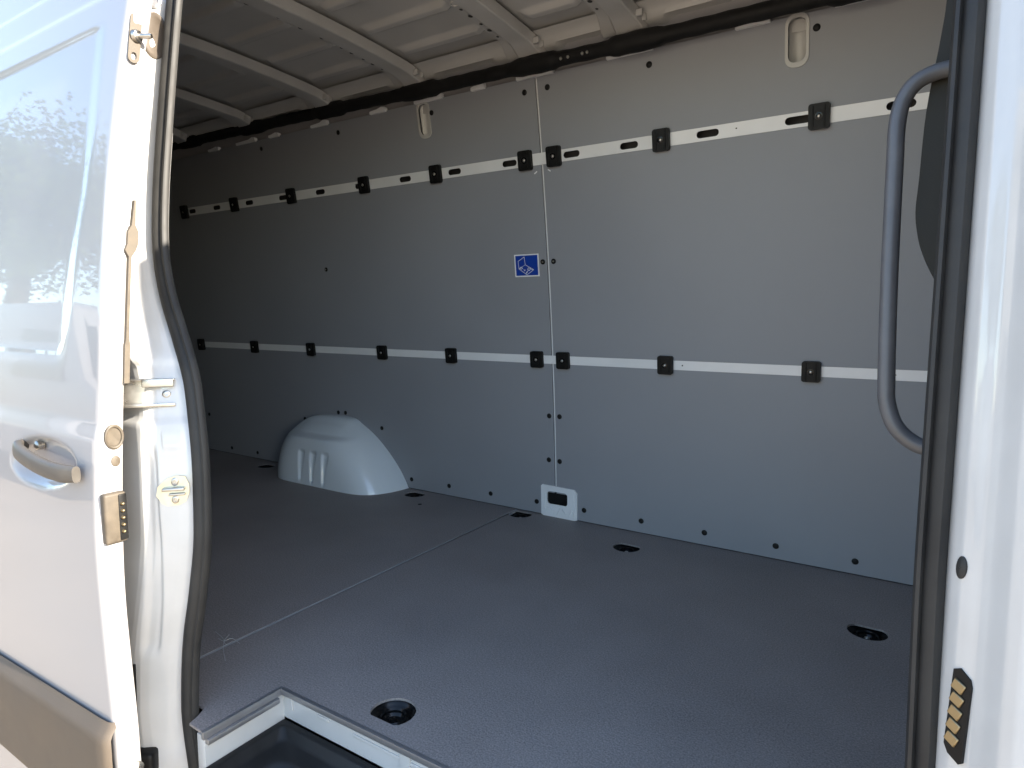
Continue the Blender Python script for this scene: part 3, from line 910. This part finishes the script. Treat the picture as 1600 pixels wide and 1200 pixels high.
w0 = lathe('wheel', [(.17, -.10), (.31, -.11), (.335, -.08), (.335, .08), (.31, .11), (.17, .10), (.0003, .08)], M['rubber'], pv, 28, 'Y', loc=(1.95, -.86, .335))
for x, y in ((1.95, .86), (-1.7, -.86), (-1.7, .86)):
    share(w0, pv, (x, y, .335))

hall = bpy.data.objects.new('workshop_hall', None)
COL.objects.link(hall)
hall.location = (-26, -15, -.68)
hall.rotation_euler = (0, 0, math.radians(-14))
tag(hall, 'low cream workshop hall with ribbed metal roof across the yard', 'building')
rbox('wall', -14, 14, -5, 5, 0, 3.0, M['render_wall'], hall, .03, 1)
def ribroof(u, t):
    rib = .05 if (int(u) % 4) in (1, 2) else 0
    return (-14.4 + 28.8 * u / 160, -5.4 + 10.8 * t, 2.95 + 1.7 * (1 - abs(2 * t - 1)) + rib)
grid('ribbed_roof', range(161), [0, .5, 1], ribroof, M['sheet_roof'], hall, 20)
for k in range(4):
    rbox('roller_gate', -11 + 6.2 * k, -7.4 + 6.2 * k, 4.98, 5.06, .05, 2.5, M['alu'], hall, .02, 1)

random.seed(11)
tree = bpy.data.objects.new('yard_tree', None)
COL.objects.link(tree)
tree.location = (-29.5, -8.8, -.68)
tree.scale = (1.7, 1.7, 1.7)
tag(tree, 'broad leafy tree standing beside the workshop hall', 'tree')
v, f = [], []
for j, (z, r) in enumerate(((0, .34), (1.2, .26), (2.6, .22), (4.2, .14), (6.0, .05))):
    for k in range(10):
        t = 2 * math.pi * k / 10
        v.append((r * math.cos(t) + .1 * math.sin(z), r * math.sin(t), z))
for j in range(4):
    for k in range(10):
        f.append((j * 10 + k, j * 10 + (k + 1) % 10, j * 10 + 10 + (k + 1) % 10, j * 10 + 10 + k))
from_py('trunk', v, f, M['bark'], tree, 40)
v, f = [], []
cl_ = [(Vector((random.gauss(0, 1.2), random.gauss(0, 1.2), 4.7 + random.gauss(0, .9))), random.uniform(.6, 1.1)) for _ in range(40)]
for _ in range(22000):
    c, r = random.choice(cl_)
    p = c + Vector((random.gauss(0, 1), random.gauss(0, 1), random.gauss(0, .8))) * r * .55
    a_ = Vector((random.gauss(0, 1), random.gauss(0, 1), random.gauss(0, 1))).normalized() * .075
    b_ = a_.orthogonal().normalized() * .045
    k = len(v)
    v += [tuple(p - a_), tuple(p + b_), tuple(p + a_), tuple(p - b_)]
    f.append((k, k + 1, k + 2, k + 3))
from_py('crown', v, f, M['leaf'], tree, 0, recalc=False)

# ------------------------------------------------------------------ a few stray fibres lying on the floor joint
fb = bpy.data.objects.new('stray_fibres', None)
COL.objects.link(fb)
fb.location = (-1.62, 1.0, 0)
tag(fb, 'thin pale fibres lying across the floor joint beside the rubber seal', 'fibre')
for pts in ([(-.076, .031), (-.03, .022), (-.004, .012), (.037, -.016), (.096, -.049)], [(-.031, .012), (-.004, .012), (.002, .033), (.047, .028)], [(-.025, .042), (-.004, .012), (.02, .004)]):
    pth = catmull([(x, y, .0009) for x, y in pts], 5)
    sweep('fibre', pth, circ(.0007, 5), M['seam'], fb, Vector((0, 0, 1)))
